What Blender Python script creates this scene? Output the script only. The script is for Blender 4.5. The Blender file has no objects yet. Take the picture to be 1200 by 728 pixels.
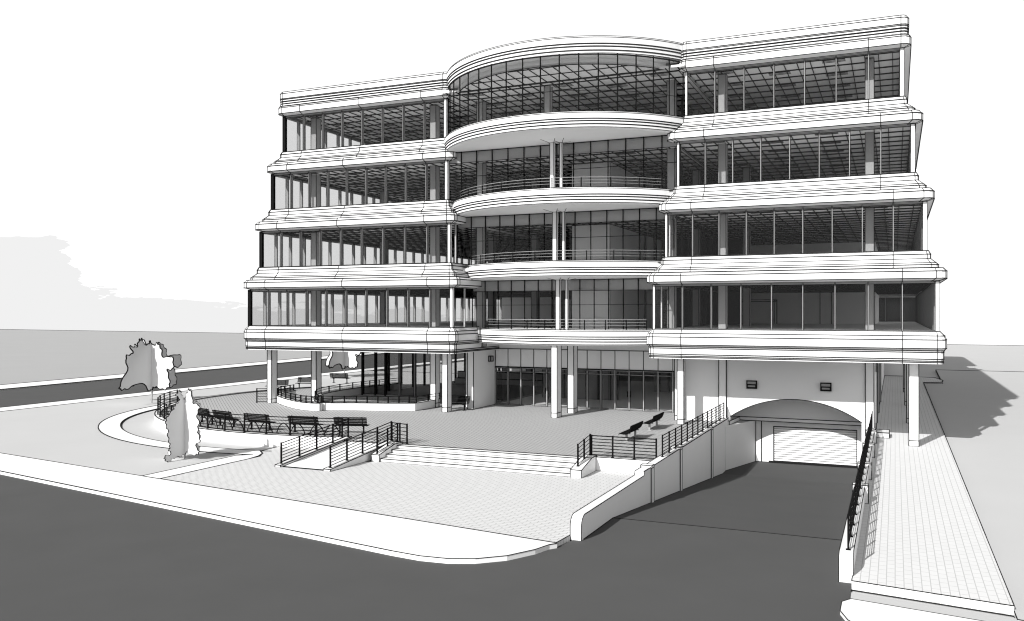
import bpy, math, random
from mathutils import Vector
from mathutils.geometry import tessellate_polygon
random.seed(7)
S = bpy.context.scene
R = math.radians
H = 6.5
PXF = 1025.0 / 1200.0

# ------------------------------------------------------------------ camera
cam_d = bpy.data.cameras.new('camera'); cam = bpy.data.objects.new('camera', cam_d)
S.collection.objects.link(cam); S.camera = cam
cam_d.sensor_width = 36; cam_d.lens = 36 * PXF; cam_d.clip_end = 3000; cam_d.clip_start = .1
YAW = math.atan(449 / 1025.0)
cam.location = (0, 0, H)
cam.rotation_euler = (R(90), 0, YAW)
cam_d.shift_y = 2 / 1200.0

# ------------------------------------------------------------------ world and sun
SUN = Vector((.265, 1.0, -.68)).normalized()          # direction the light travels
EL = math.asin(-SUN.z)
W = bpy.data.worlds.new('World'); S.world = W; W.use_nodes = True
nt = W.node_tree; nt.nodes.clear()
def N(t, tree=None, **kw):
    n = (tree or nt).nodes.new(t)
    for k, v in kw.items(): setattr(n, k, v)
    return n
out = N('ShaderNodeOutputWorld'); bg = N('ShaderNodeBackground'); sky = N('ShaderNodeTexSky')
sky.sky_type = 'NISHITA'; sky.sun_disc = False; sky.sun_elevation = EL
sky.sun_rotation = math.atan2(-SUN.x, -SUN.y)
bw = N('ShaderNodeRGBToBW'); nt.links.new(sky.outputs[0], bw.inputs[0])
tc = N('ShaderNodeTexCoord'); sep = N('ShaderNodeSeparateXYZ'); nt.links.new(tc.outputs['Generated'], sep.inputs[0])
# bright overcast-white band low in the sky, the clear sky above it
ramp = N('ShaderNodeMapRange'); ramp.inputs[1].default_value = .36; ramp.inputs[2].default_value = .50
ramp.inputs[3].default_value = 1; ramp.inputs[4].default_value = 0; ramp.interpolation_type = 'SMOOTHSTEP'
nt.links.new(sep.outputs[2], ramp.inputs[0])
# grey cloud bank low in the west
mp = N('ShaderNodeMapping'); mp.inputs['Scale'].default_value = (4, 4, 24); nt.links.new(tc.outputs['Generated'], mp.inputs[0])
no = N('ShaderNodeTexNoise'); no.inputs['Scale'].default_value = 1.6; no.inputs['Detail'].default_value = 9; no.inputs['Roughness'].default_value = .62
nt.links.new(mp.outputs[0], no.inputs['Vector'])
def M(op, a, b, c=None, tree=None):
    n = N('ShaderNodeMath', tree, operation=op); t = tree or nt
    for i, v in enumerate((a, b, c)):
        if v is None: continue
        if isinstance(v, (int, float)): n.inputs[i].default_value = v
        else: t.links.new(v, n.inputs[i])
    return n.outputs[0]
# azimuth falls off eastwards: west = x negative
az = M('DIVIDE', sep.outputs[0], sep.outputs[1])                       # x / y
edge = M('MULTIPLY_ADD', az, -.115, -.0405)                              # elevation of the cloud top
stp = N('ShaderNodeMapRange'); stp.interpolation_type = 'SMOOTHSTEP'; stp.inputs[1].default_value = -1.16; stp.inputs[2].default_value = -1.25
stp.inputs[3].default_value = 0; stp.inputs[4].default_value = .045; nt.links.new(az, stp.inputs[0])
edge = M('ADD', M('MAXIMUM', M('MULTIPLY_ADD', az, -.065, -.052), .002), stp.outputs[0])
wob = M('MULTIPLY', M('SUBTRACT', no.outputs[0], .5), .13)
cl = M('LESS_THAN', sep.outputs[2], M('ADD', edge, wob))
cl = M('MULTIPLY', cl, M('LESS_THAN', sep.outputs[0], -.30))
val = M('MULTIPLY_ADD', cl, -.17, .86)
SKYG = .11
white = M('MULTIPLY', ramp.outputs[0], val)
blue = M('MULTIPLY', M('MULTIPLY', bw.outputs[0], SKYG), M('SUBTRACT', 1.0, ramp.outputs[0]))
nt.links.new(M('ADD', white, blue), bg.inputs[0]); bg.inputs[1].default_value = 1.0
nt.links.new(bg.outputs[0], out.inputs[0])
sd = bpy.data.lights.new('sun', 'SUN'); sd.energy = 4.6; sd.angle = R(.5); sd.color = (1, .995, .985)
so = bpy.data.objects.new('sun', sd); S.collection.objects.link(so)
so.rotation_euler = SUN.to_track_quat('-Z', 'Y').to_euler(); so.location = (0, 0, 60)
S.view_settings.view_transform = 'Standard'; S.view_settings.look = 'None'; S.view_settings.gamma = 1
S.view_settings.exposure = .35
S.cycles.max_bounces = 10; S.cycles.diffuse_bounces = 5; S.cycles.transparent_max_bounces = 24
S.cycles.use_denoising = True; S.cycles.filter_width = 1.15

# ------------------------------------------------------------------ materials
def mat(name, v, rough=.8, noise=0.0, scale=3.0, tint=(1, 1, 1)):
    m = bpy.data.materials.new(name); m.use_nodes = True
    t = m.node_tree; b = t.nodes['Principled BSDF']
    b.inputs['Roughness'].default_value = rough; b.inputs['Specular IOR Level'].default_value = .15
    col = tuple(v * c for c in tint) + (1,)
    if noise:
        n = N('ShaderNodeTexNoise', t); n.inputs['Scale'].default_value = scale; n.inputs['Detail'].default_value = 6
        c = N('ShaderNodeTexCoord', t); t.links.new(c.outputs['Object'], n.inputs['Vector'])
        r = N('ShaderNodeMapRange', t); r.inputs[1].default_value = .3; r.inputs[2].default_value = .7
        r.inputs[3].default_value = v * (1 - noise); r.inputs[4].default_value = v * (1 + noise)
        t.links.new(n.outputs[0], r.inputs[0]); t.links.new(r.outputs[0], b.inputs['Base Color'])
    else: b.inputs['Base Color'].default_value = col
    return m
def paving(name, v, line, bwid, bh, mort, rot=0):
    m = mat(name, v); t = m.node_tree; b = t.nodes['Principled BSDF']
    br = N('ShaderNodeTexBrick', t); br.inputs['Color1'].default_value = (v, v, v, 1); br.inputs['Color2'].default_value = (v * .97,) * 3 + (1,)
    br.inputs['Mortar'].default_value = (line,) * 3 + (1,); br.inputs['Scale'].default_value = 1
    br.inputs['Mortar Size'].default_value = mort; br.inputs['Mortar Smooth'].default_value = .1
    br.inputs['Brick Width'].default_value = bwid; br.inputs['Row Height'].default_value = bh
    c = N('ShaderNodeTexCoord', t); mp = N('ShaderNodeMapping', t); mp.inputs['Rotation'].default_value = (0, 0, rot)
    t.links.new(c.outputs['Object'], mp.inputs[0]); t.links.new(mp.outputs[0], br.inputs['Vector']); t.links.new(br.outputs[0], b.inputs['Base Color'])
    return m
WHITE = mat('white_render', .73, noise=.012, scale=.8)
TRIM = mat('white_trim', .72)
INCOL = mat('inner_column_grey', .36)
INK = mat('dark_joint', .012, rough=1)
GREY = mat('grey_metal', .30, rough=.6)
DARK = mat('black_metal', .008, rough=.9)
DARK.node_tree.nodes['Principled BSDF'].inputs['Specular IOR Level'].default_value = .02
ASPH = mat('asphalt', .080, rough=.95, noise=.035, scale=.5)
LAWN = mat('lawn_pale', .50, noise=.015, scale=.3)
FIELD = mat('field_grey', .37, noise=.015, scale=.15)
BED = mat('bed_grey', .5, noise=.02, scale=.6)
WALK = mat('concrete_walk', .80, noise=.012, scale=.5)
PLAZA = paving('plaza_paving', .62, .30, .40, .20, .012)
TERR = paving('terrace_paving', .40, .12, .40, .20, .014, R(45))
PATH = paving('path_paving', .67, .46, .42, .21, .012, R(90))
CEIL = mat('ceiling_white', .84)
INNER = mat('interior_white', .82)
FLOORM = mat('floor_finish', .80)
PANEL = mat('spandrel_panel', .74)
LINTEL = mat('lintel_grey', .5)
DARKWALL = mat('dark_partition', .05)
LEAFW = mat('tree_board', .60)
SLATS = mat('shutter_white', .80)
gl = bpy.data.materials.new('grey_glass'); gl.use_nodes = True
t = gl.node_tree; t.nodes.clear(); o_ = N('ShaderNodeOutputMaterial', t)
mx = N('ShaderNodeMixShader', t); tr = N('ShaderNodeBsdfTransparent', t); gs = N('ShaderNodeBsdfGlossy', t)
tr.inputs[0].default_value = (.89, .89, .89, 1); gs.inputs['Roughness'].default_value = .02; gs.inputs[0].default_value = (.8, .8, .8, 1)
mx.inputs[0].default_value = .012
t.links.new(tr.outputs[0], mx.inputs[1]); t.links.new(gs.outputs[0], mx.inputs[2]); t.links.new(mx.outputs[0], o_.inputs[0])
GLASS = gl

# ------------------------------------------------------------------ mesh helper
LK = .00042
class MB:
    def __init__(s): s.v = []; s.f = []; s.m = []
    def face(s, pts, m=0):
        i = len(s.v); s.v += [tuple(p) for p in pts]; s.f.append(tuple(range(i, i + len(pts)))); s.m.append(m)
    def ink(s, p, q, k=1.0, r=None):
        p = Vector(p); q = Vector(q); d = q - p
        if d.length < 1e-4: return
        mid = (p + q) / 2; dist = (mid - Vector((0, 0, H))).length
        if d.length > 12 and r is None:        # long lines get their width piece by piece
            n = int(d.length // 8) + 1
            for i in range(n): s.ink(p + d * (i / n), p + d * ((i + 1) / n), k)
            return
        rr = r or LK * k * max(dist, 8)
        d.normalize(); a = Vector((0, 0, 1)) if abs(d.z) < .8 else Vector((1, 0, 0))
        u = d.cross(a).normalized(); w = d.cross(u)
        p = p - d * rr * .5; q = q + d * rr * .5
        cs = [(1, 1), (-1, 1), (-1, -1), (1, -1)]
        i = len(s.v)
        for b in (p, q):
            for x, y in cs: s.v.append(tuple(b + (u * x + w * y) * rr))
        for j in range(4):
            s.f.append((i + j, i + (j + 1) % 4, i + 4 + (j + 1) % 4, i + 4 + j)); s.m.append(1)
        s.f.append((i, i + 3, i + 2, i + 1)); s.m.append(1); s.f.append((i + 4, i + 5, i + 6, i + 7)); s.m.append(1)
    def poly(s, pts, k=1.0):
        for a, b in zip(pts, pts[1:]): s.ink(a, b, k)
    def box(s, x0, x1, y0, y1, z0, z1, ink=True, k=1.0, m=0):
        P = [(x, y, z) for z in (z0, z1) for (x, y) in ((x0, y0), (x1, y0), (x1, y1), (x0, y1))]
        i = len(s.v); s.v += P
        for f in ((0, 3, 2, 1), (4, 5, 6, 7), (0, 1, 5, 4), (1, 2, 6, 5), (2, 3, 7, 6), (3, 0, 4, 7)):
            s.f.append(tuple(i + j for j in f)); s.m.append(m)
        if ink:
            for a, b in ((0, 1), (1, 2), (2, 3), (3, 0), (4, 5), (5, 6), (6, 7), (7, 4), (0, 4), (1, 5), (2, 6), (3, 7)): s.ink(P[a], P[b], k)
    def hexa(s, lo, hi, ink=True, k=1.0, m=0):          # prism between two equal rings
        n = len(lo); i = len(s.v); s.v += [tuple(p) for p in lo] + [tuple(p) for p in hi]
        s.f.append(tuple(i + n - 1 - j for j in range(n))); s.m.append(m)
        s.f.append(tuple(i + n + j for j in range(n))); s.m.append(m)
        for j in range(n):
            s.f.append((i + j, i + (j + 1) % n, i + n + (j + 1) % n, i + n + j)); s.m.append(m)
        if ink:
            for r in (lo, hi): s.poly(list(r) + [r[0]], k)
            for j in range(n): s.ink(lo[j], hi[j], k)
    def slab(s, pts, z0, z1, ink=True, k=1.0, vert=False):   # horizontal polygon slab, ccw
        lo = [(x, y, z0) for x, y in pts]; hi = [(x, y, z1) for x, y in pts]
        s.hexa(lo, hi, ink=False)
        if ink: s.poly(hi + [hi[0]], k); s.poly(lo + [lo[0]], k)
    def tube(s, pts, r, n=6, m=0, closed=False):
        pts = [Vector(p) for p in pts]; rings = []
        for i, p in enumerate(pts):
            a = pts[max(i - 1, 0)]; b = pts[min(i + 1, len(pts) - 1)]
            if closed: a = pts[i - 1]; b = pts[(i + 1) % len(pts)]
            d = (b - a).normalized(); up = Vector((0, 0, 1)) if abs(d.z) < .9 else Vector((1, 0, 0))
            u = d.cross(up).normalized(); w = d.cross(u); j = len(s.v)
            for q in range(n):
                an = 2 * math.pi * q / n; s.v.append(tuple(p + (u * math.cos(an) + w * math.sin(an)) * r))
            rings.append(j)
        for a, b in (list(zip(rings, rings[1:])) + ([(rings[-1], rings[0])] if closed else [])):
            for q in range(n):
                s.f.append((a + q, a + (q + 1) % n, b + (q + 1) % n, b + q)); s.m.append(m)
        if not closed:
            s.f.append(tuple(rings[0] + n - 1 - q for q in range(n))); s.m.append(m)
            s.f.append(tuple(rings[-1] + q for q in range(n))); s.m.append(m)
    def build(s, name, material, parent=None, loc=None, rz=0):
        me = bpy.data.meshes.new(name); me.from_pydata(s.v, [], s.f)
        me.materials.append(material); me.materials.append(INK)
        me.polygons.foreach_set('material_index', s.m); me.update()
        o = bpy.data.objects.new(name, me); S.collection.objects.link(o)
        if parent: o.parent = parent
        if loc: o.location = loc; o.rotation_euler = (0, 0, rz)
        return o
def tag(o, label, cat, group=None):
    o['label'] = label; o['category'] = cat
    if group: o['group'] = group
    return o
def empty(name, loc, label, cat, group=None, rz=0):
    o = bpy.data.objects.new(name, None); S.collection.objects.link(o); o.location = loc; o.rotation_euler = (0, 0, rz)
    return tag(o, label, cat, group)
def struct(name, mb, m):
    o = mb.build(name, m); o['kind'] = 'structure'; return o
def kid(o, mb, name, m):             # part whose mesh is written in world coordinates below an Empty that may be moved
    c = mb.build(name, m, o); c.matrix_parent_inverse.identity()
    c.location = tuple(-v for v in o.location); return c
def copy_tree(o, loc, rz, label, parent=None):
    c = o.copy(); S.collection.objects.link(c)
    if parent: c.parent = parent
    else: c.location = loc; c.rotation_euler = (0, 0, rz); c['label'] = label
    for ch in list(o.children): copy_tree(ch, None, None, None, c)
    return c

# ------------------------------------------------------------------ ground and roads
def edge_y(x): return 220.5 - .0895 * x               # where the land ends
g = MB()
zb = -.78
for (xa, xb, ya, yb) in ((-600, -9.3, -80, None), (-1.2, 300, -80, None), (-9.3, -1.2, -80, 29.3), (-9.3, -1.2, 66, None)):
    g.face([(xa, ya, zb), (xb, ya, zb), (xb, yb or edge_y(xb), zb), (xa, yb or edge_y(xa), zb)])
g.ink((-600, edge_y(-600), zb), (300, edge_y(300), zb), .8)
struct('ground', g, LAWN)
g = MB()
def farx(y): return -71.6 - .0728 * y
g.face([(-598, -70, -.76), (farx(-70) - 4.3, -70, -.76), (farx(225) - 4.3, edge_y(farx(225)) - .5, -.76), (-598, edge_y(-598) - .5, -.76)])
struct('field', g, FIELD)
# far pavement of the side road
g = MB()
yy = [20 + 8 * i for i in range(27)]
g.slab([(farx(20), 20), (farx(232), 232), (farx(232) - 4.3, 232), (farx(20) - 4.3, 20)], -.77, -.62, k=.9)
struct('far_pavement', g, WALK)
g = MB()
g.slab([(-58.4, 31), (-58.4, 226), (-61, 226), (-61, 31)], -.77, -.6, k=.9)
struct('side_pavement', g, WALK)
g = MB(); g.face([(farx(10), 10, -.72), (-61, 10, -.72), (-61, 226, -.72), (farx(230), 230, -.72)]); struct('side_road', g, ASPH)
# front street
curb = [(-90, 36.2), (-36.4, 26.46), (-13.6, 22.25), (-12.6, 22.12), (-11.7, 22.2), (-11.0, 22.5), (-10.3, 23.15), (-9.8, 24.1), (-9.5, 25.2), (-9.3, 26.25)]
g = MB(); g.face([(-110, -70, -.7), (120, -70, -.7), (120, 5, -.7), (-1.05, 23.2, -.7), (-1.05, 29.46, -.7), (-9.3, 29.46, -.7)] +
                 [(x, y, -.7) for x, y in reversed(curb)] + [(-110, 39.8, -.7)])
struct('street', g, ASPH)
# front pavement with kerb
back = [(-9.45, 25.0), (-28.6, 27.93), (-41.05, 29.83), (-90, 37.3)]
g = MB()
cpts = curb[1:-2]
ring = [(-90, 36.2)] + cpts + [(-9.62, 24.75)] + back
g.slab(ring, -.74, -.55, k=.9)
inn = [(-90, 36.36)] + [(-36.36, 26.64), (-13.6, 22.43), (-12.6, 22.3), (-11.75, 22.38), (-11.15, 22.65), (-10.47, 23.27), (-9.97, 24.2), (-9.8, 24.75)]
struct('front_pavement', g, WALK)
# lawn in front of the terrace
cx, cy = -32.1, 53.5
def arc(c, r, a0, a1, n): return [(c[0] + r * math.cos(R(a0 + (a1 - a0) * i / n)), c[1] + r * math.sin(R(a0 + (a1 - a0) * i / n))) for i in range(n + 1)]
g = MB()
lawn_in = arc((cx, cy), 19.25, 277.5, 95, 40)
g.slab([(-90, 37.35), (-41.05, 29.88), (-29.7, 28.15), (-29.65, 34.35)] + lawn_in + [(-33.8, 90), (-58.35, 90), (-58.35, 37)], -.76, -.58, k=.9)
struct('lawn', g, LAWN)
# ring walk round the terrace, with the short link to the pavement
g = MB()
o1 = arc((cx, cy), 19.3, 95, 279, 60); i1 = arc((cx, cy), 18.05, 280, 95, 60)
link = [(-29.1, 34.35), (-29.68, 33.9), (-29.68, 28.08), (-28.5, 27.9), (-28.45, 33.4), (-28.6, 34.3), (-28.95, 35.0), (-29.5, 35.5)]
g.slab(o1 + link[1:] + i1, -.76, -.545, k=.9)
struct('ring_walk', g, WALK)
g = MB()
g.slab(arc((cx, cy), 18.0, 100, 278, 50) + [(-29.6, 36.0), (-29.6, 37.4)] + arc((-31.4, 53.8), 16.72, 275, 100, 50), -.76, -.60, k=.9)
struct('planting_bed', g, BED)
# plaza
g = MB()
g.slab([(-28.5, 27.95), (-9.5, 25.05), (-9.42, 26.2), (-9.42, 37.25), (-12.3, 37.25), (-12.7, 35.3), (-22.4, 35.3), (-22.9, 35.0), (-22.9, 32.3), (-25.9, 32.3), (-25.9, 38.0), (-29.6, 37.3), (-29.55, 35.6), (-28.95, 35.05), (-28.45, 34.2)], -.76, -.552, k=.9)
struct('plaza', g, PLAZA)
# terrace
TC = (-31.4, 53.8)
g = MB()
tp = [(-9.42, 37.25), (-9.42, 96), (-30, 96)] + arc(TC, 16.7, 84, 289.5, 60) + [(-25.9, 37.2), (-12.3, 37.2)]
g.slab(tp, -.70, 0, k=.9)
struct('terrace', g, TERR)
# steps of the terrace: white wall ring below the arc railing
g = MB()
a_o = arc(TC, 16.76, 150, 288.5, 60); a_i = arc(TC, 16.4, 288.5, 150, 60)
g.slab(a_o + a_i, -.72, .06, k=.9)
tag(g.build('terrace_wall', WHITE), 'low white curved retaining wall carrying the long bowed railing', 'retaining wall')
# right path
g = MB()
g.slab([(-1.04, 24.45), (2.6, 23.9), (2.58, 96.2), (4.3, 97.4), (4.5, 100), (3.9, 103.6), (.6, 104.7), (-1.1, 104.7), (-1.1, 60)], -.74, -.5, k=.9)
g.box(-1.02, -.3, 52.8, 54.2, -.5, -.2)
struct('side_path', g, PATH)
g = MB()
g.slab([(2.6, 23.3), (60, 14), (60, 120), (4.6, 120), (4.35, 97.2), (2.62, 96.1)], -.76, -.63, k=.9)
g.face([(-1.02, 23.9, -.64), (-1.02, 23.3, -.64), (2.6, 22.7, -.64), (2.6, 23.4, -.64)])
struct('right_lawn', g, LAWN)
g = MB()
def Zp(u, v, z):
    f = (-math.sin(YAW), math.cos(YAW)); r = (math.cos(YAW), math.sin(YAW)); a = (u - 600) / 1025; dz = -(v - 366) / 1025
    tt = (z - H) / dz; return ((f[0] + a * r[0]) * tt, (f[1] + a * r[1]) * tt)
g.slab([(-1.0, 23.22), (-1.2, 22.9), (-1.2, 22.2), (-1.0, 21.6), (-.6, 21.1), (0, 20.8), (.8, 20.62), (30, 15.6), (30, 18.2)], -.74, -.60, k=.9)
struct('corner_pavement', g, WALK)

# ------------------------------------------------------------------ garage ramp
RZ = -2.72
g = MB()
g.face([(-9.3, 29.46, -.7), (-1.2, 29.46, -.7), (-1.2, 50.5, RZ), (-9.3, 50.5, RZ)])
g.face([(-9.3, 50.5, RZ), (-1.2, 50.5, RZ), (-1.2, 60, RZ), (-9.3, 60, RZ)])
g.ink((-9.05, 29.46, -.698), (-1.3, 29.46, -.698), 1)
struct('driveway', g, ASPH)
def ramp_wall(name, x0, x1, ytip, yend, ztop, jog, label, east):
    e = empty(name, (x0, ytip, -.7), label, 'ramp wall', 'walls beside the garage ramp')
    prof = [(ytip, -.72)]
    for a in range(0, 91, 15): prof.append((ytip + .35 - .35 * math.cos(R(a)), ztop - .35 + .35 * math.sin(R(a))))
    if jog: prof += [(33.6, ztop), (33.6, ztop + .16)]
    z2 = ztop + (.16 if jog else 0)
    prof += [(yend, z2), (yend, -4.4), (29.5, -4.4), (29.5, -.72)]
    m = MB(); A = [(x0, y, z) for y, z in prof]; B = [(x1, y, z) for y, z in prof]
    n = len(prof); i = len(m.v); m.v += A + B
    m.f.append(tuple(i + j for j in range(n))); m.m.append(0); m.f.append(tuple(i + 2 * n - 1 - j for j in range(n))); m.m.append(0)
    for j in range(n): m.f.append((i + (j + 1) % n, i + j, i + n + j, i + n + (j + 1) % n)); m.m.append(0)
    m.poly(A[:n - 3], .9); m.poly(B[:n - 3], .9)
    m.ink(A[0], B[0], .9)
    kid(e, m, 'wall', WHITE)
    return e
rl = ramp_wall('ramp_wall', -9.42, -9.05, 26.1, 52.6, .07, True, 'long white ramp wall with rounded nose between plaza and driveway', 1)
m = MB()
m.ink((-9.04, 29.46, -.7), (-9.04, 50.5, RZ), .9); m.ink((-9.04, 26.3, -.69), (-9.04, 29.46, -.69), .9)
for y in (34.6, 39.8, 47.2):
    zz = -.7 - (y - 29.46) * .096
    m.box(-9.47, -9.0, y, y + .38, .2 if y > 33 else .05, .30, k=.8)
    m.box(-9.06, -9.0, y, y + .38, zz - .1, .2, k=.8)
kid(rl, m, 'pier', WHITE)
rr_ = ramp_wall('ramp_wall', -1.38, -1.02, 24.9, 52.6, .08, False, 'narrow white ramp wall seen end on beside the right path', 0)
m = MB()
for y in (34.5, 39.5, 45.5, 50.5): m.box(-1.44, -.9, y, y + .4, -.5, .16, k=.8)
kid(rr_, m, 'pier', WHITE)

# ------------------------------------------------------------------ building
B = empty('office_building', (-19.2, 52, 0), 'five storey white office building with banded wings and bowed centre balconies', 'building')
SL = {2: 5.52, 3: 9.67, 4: 13.81, 5: 17.97, 6: 22.15}
YF = {2: 49.4, 3: 49.95, 4: 50.5, 5: 51.05, 6: 51.6}
XL0 = {k: t_ for k, t_ in zip((2, 3, 4, 5), (-41.93, -41.37, -40.8, -40.2))}
XL1 = {k: t_ for k, t_ in zip((2, 3, 4, 5), (-25.8, -26.26, -26.75, -27.12))}
XR0 = {k: t_ for k, t_ in zip((2, 3, 4, 5), (-12.71, -12.12, -11.55, -11.2))}
XR1 = {k: t_ for k, t_ in zip((2, 3, 4, 5), (1.97, 1.41, .85, .33))}
YB = 95.0
NL = {2: 10, 3: 9, 4: 9, 5: 8}; NR = {2: 9, 3: 9, 4: 8, 5: 7}
def P(mb, name, m=None, par=None):
    return kid(B, mb, name, m or WHITE) if par is None else mb.build(name, m, par)
def ringpts(x0, x1, y0, y1, r, seg=3):
    pts = []
    for (cx_, cy_, a0) in ((x0 + r, y0 + r, 180), (x1 - r, y0 + r, 270), (x1 - r, y1 - r, 0), (x0 + r, y1 - r, 90)):
        for i in range(seg + 1):
            a = R(a0 + 90 * i / seg); pts.append((cx_ + r * math.cos(a), cy_ + r * math.sin(a)))
    return pts
def band(prof, x0, x1, yf, rb, rk, joints, split, topcap=True, botcap=False):
    """prof: (offset, z) from the top; joints: (x upper, x lower)"""
    m = MB(); rings = []
    for o, z in prof:
        rings.append([(x, y, z) for x, y in ringpts(x0 - o, x1 + o, yf - o, YB + o * .3, rb + rk * max(o, 0))])
    n = len(rings[0])
    for a, b in zip(rings, rings[1:]):
        i = len(m.v); m.v += a + b
        for j in range(n): m.f.append((i + n + j, i + n + (j + 1) % n, i + (j + 1) % n, i + j)); m.m.append(0)
    for qi, q in enumerate(rings):
        if qi == len(rings) - 1: continue
        for j in range(n):
            if j in (7, 8, 9, 10, 11): 
                if j != 7: continue
            m.ink(q[j], q[(j + 1) % n], .85 if len(prof) == 15 else 1.1)
    for j in (0, 2, 3, 4, 6, 7):
        for a, b in zip(rings, rings[1:]): m.ink(a[j], b[j], .8)
    for xu, xl in joints:
        for i, ((o1, z1), (o2, z2)) in enumerate(zip(prof, prof[1:])):
            x = xu if i < split else xl
            m.ink((x, yf - o1, z1), (x, yf - o2, z2), .85)
    if botcap: m.face(list(reversed([(x, y, prof[-1][1]) for x, y, z in rings[-1]])))
    if topcap: m.face([(x, y, prof[0][1]) for x, y, z in rings[0]])
    return m
def mull(x0, x1, n): return [x0 + (x1 - x0) * i / n for i in range(n + 1)]
for k in (2, 3, 4, 5, 6):
    for side in 'LR':
        X0, X1, NN = (XL0, XL1, NL) if side == 'L' else (XR0, XR1, NR)
        def jts(kk):
            mm = mull(X0[kk], X1[kk], NN[kk]); n = NN[kk]
            return (mm[1], mm[n // 2], mm[n - 1]) if side == 'L' else (mm[1], mm[n - 1])
        if k == 2:
            pr = [(0, 5.52), (.12, 5.52), (.34, 5.30), (.42, 5.10), (.42, 4.66), (.32, 4.55), (.30, 4.46), (.30, 4.12), (.28, 4.02), (.28, 3.95), (.28, 3.87)]
            m = band(pr, X0[2], X1[2], YF[2], .05, .9, [(x, x) for x in jts(2)], 99, botcap=True)
            P(m, 'spandrel_band')
        elif k < 6:
            s = SL[k]
            pr = [(0, s), (.17, s), (.27, s - .18), (.27, s - .42), (.52, s - .64), (.63, s - .74), (.63, s - .89), (.85, s - .92), (1.0, s - 1.08), (1.0, s - 1.45), (.66, s - 1.56), (.57, s - 1.60)]
            P(band(pr, X0[k], X1[k], YF[k], .05, .45, list(zip(jts(k), jts(k - 1))), 7), 'spandrel_band')
        else:
            z0 = 22.15
            pr = [(0, 22.27), (.22, 22.27), (.34, 22.13), (.34, 21.77), (.32, 21.7), (.32, 21.58), (.30, 21.54), (.30, 21.42), (.31, 21.38), (.33, 21.25), (.40, 21.19), (.45, 21.1), (.45, 20.7), (.1, 20.58), (.02, 20.55)]
            jl = jts(5)
            m = band(pr, X0[5], X1[5], YF[5], .05, 1.0, [], 99)
            for x in jl: m.poly([(x, YF[5] - .40, 21.18), (x, YF[5] - .45, 21.1), (x, YF[5] - .45, 20.7), (x, YF[5] - .1, 20.58)], .85)
            P(m, 'parapet')
# centre curved bands
CXC = -19.2; RC = 9.2
CY = {2: 59.15, 3: 57.95, 4: 56.5, 5: 55.55}
GY = {2: 52.5, 3: 51.2, 4: 50.6}
def curved(prof, cyc, r0, a0, a1, n=40, lines=True, yb=None, cap=True):
    m = MB(); R_ = []
    for o, z in prof: R_.append([(x, y, z) for x, y in arc((CXC, cyc), r0 + o, a0, a1, n)])
    for a, b in zip(R_, R_[1:]):
        i = len(m.v); m.v += a + b
        for j in range(n): m.f.append((i + n + 1 + j, i + n + 2 + j, i + j + 1, i + j)); m.m.append(0)
    if lines:
        for q in R_[:-1]:
            for j in range(n): m.ink(q[j], q[j + 1], .72)
    if cap:
        for q, rev in ((R_[0], 0), (R_[-1], 1)):
            pts = list(q) + [(q[-1][0], yb, q[-1][2]), (q[0][0], yb, q[0][2])]
            m.face(pts if not rev else list(reversed(pts)))
    return m
for k in (2, 3, 4, 5):
    s = SL[k]
    half = {2: 57, 3: 52, 4: 60, 5: 62}[k]
    pr = [(-.1, s - .08), (0, s - .10), (.02, s - .17), (.02, s - .50), (.0, s - .53), (.0, s - .63), (-.025, s - .66), (-.025, s - .80), (-.05, s - .83), (-.05, s - .98), (-.2, s - 1.07)]
    m = curved(pr, CY[k], RC, 270 - half, 270 + half, yb={2: 56.4, 3: 54, 4: 54, 5: 54}[k])
    P(m, 'balcony_band')
pr = [(-.35, 22.25), (-.04, 22.25), (.0, 22.17), (.0, 21.83), (-.02, 21.79), (-.02, 21.68), (-.045, 21.64), (-.045, 21.46), (-.07, 21.42), (-.07, 21.29), (-.4, 21.2)]
P(curved(pr, 56.2, 9.4, 208, 332, yb=54), 'parapet')

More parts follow.
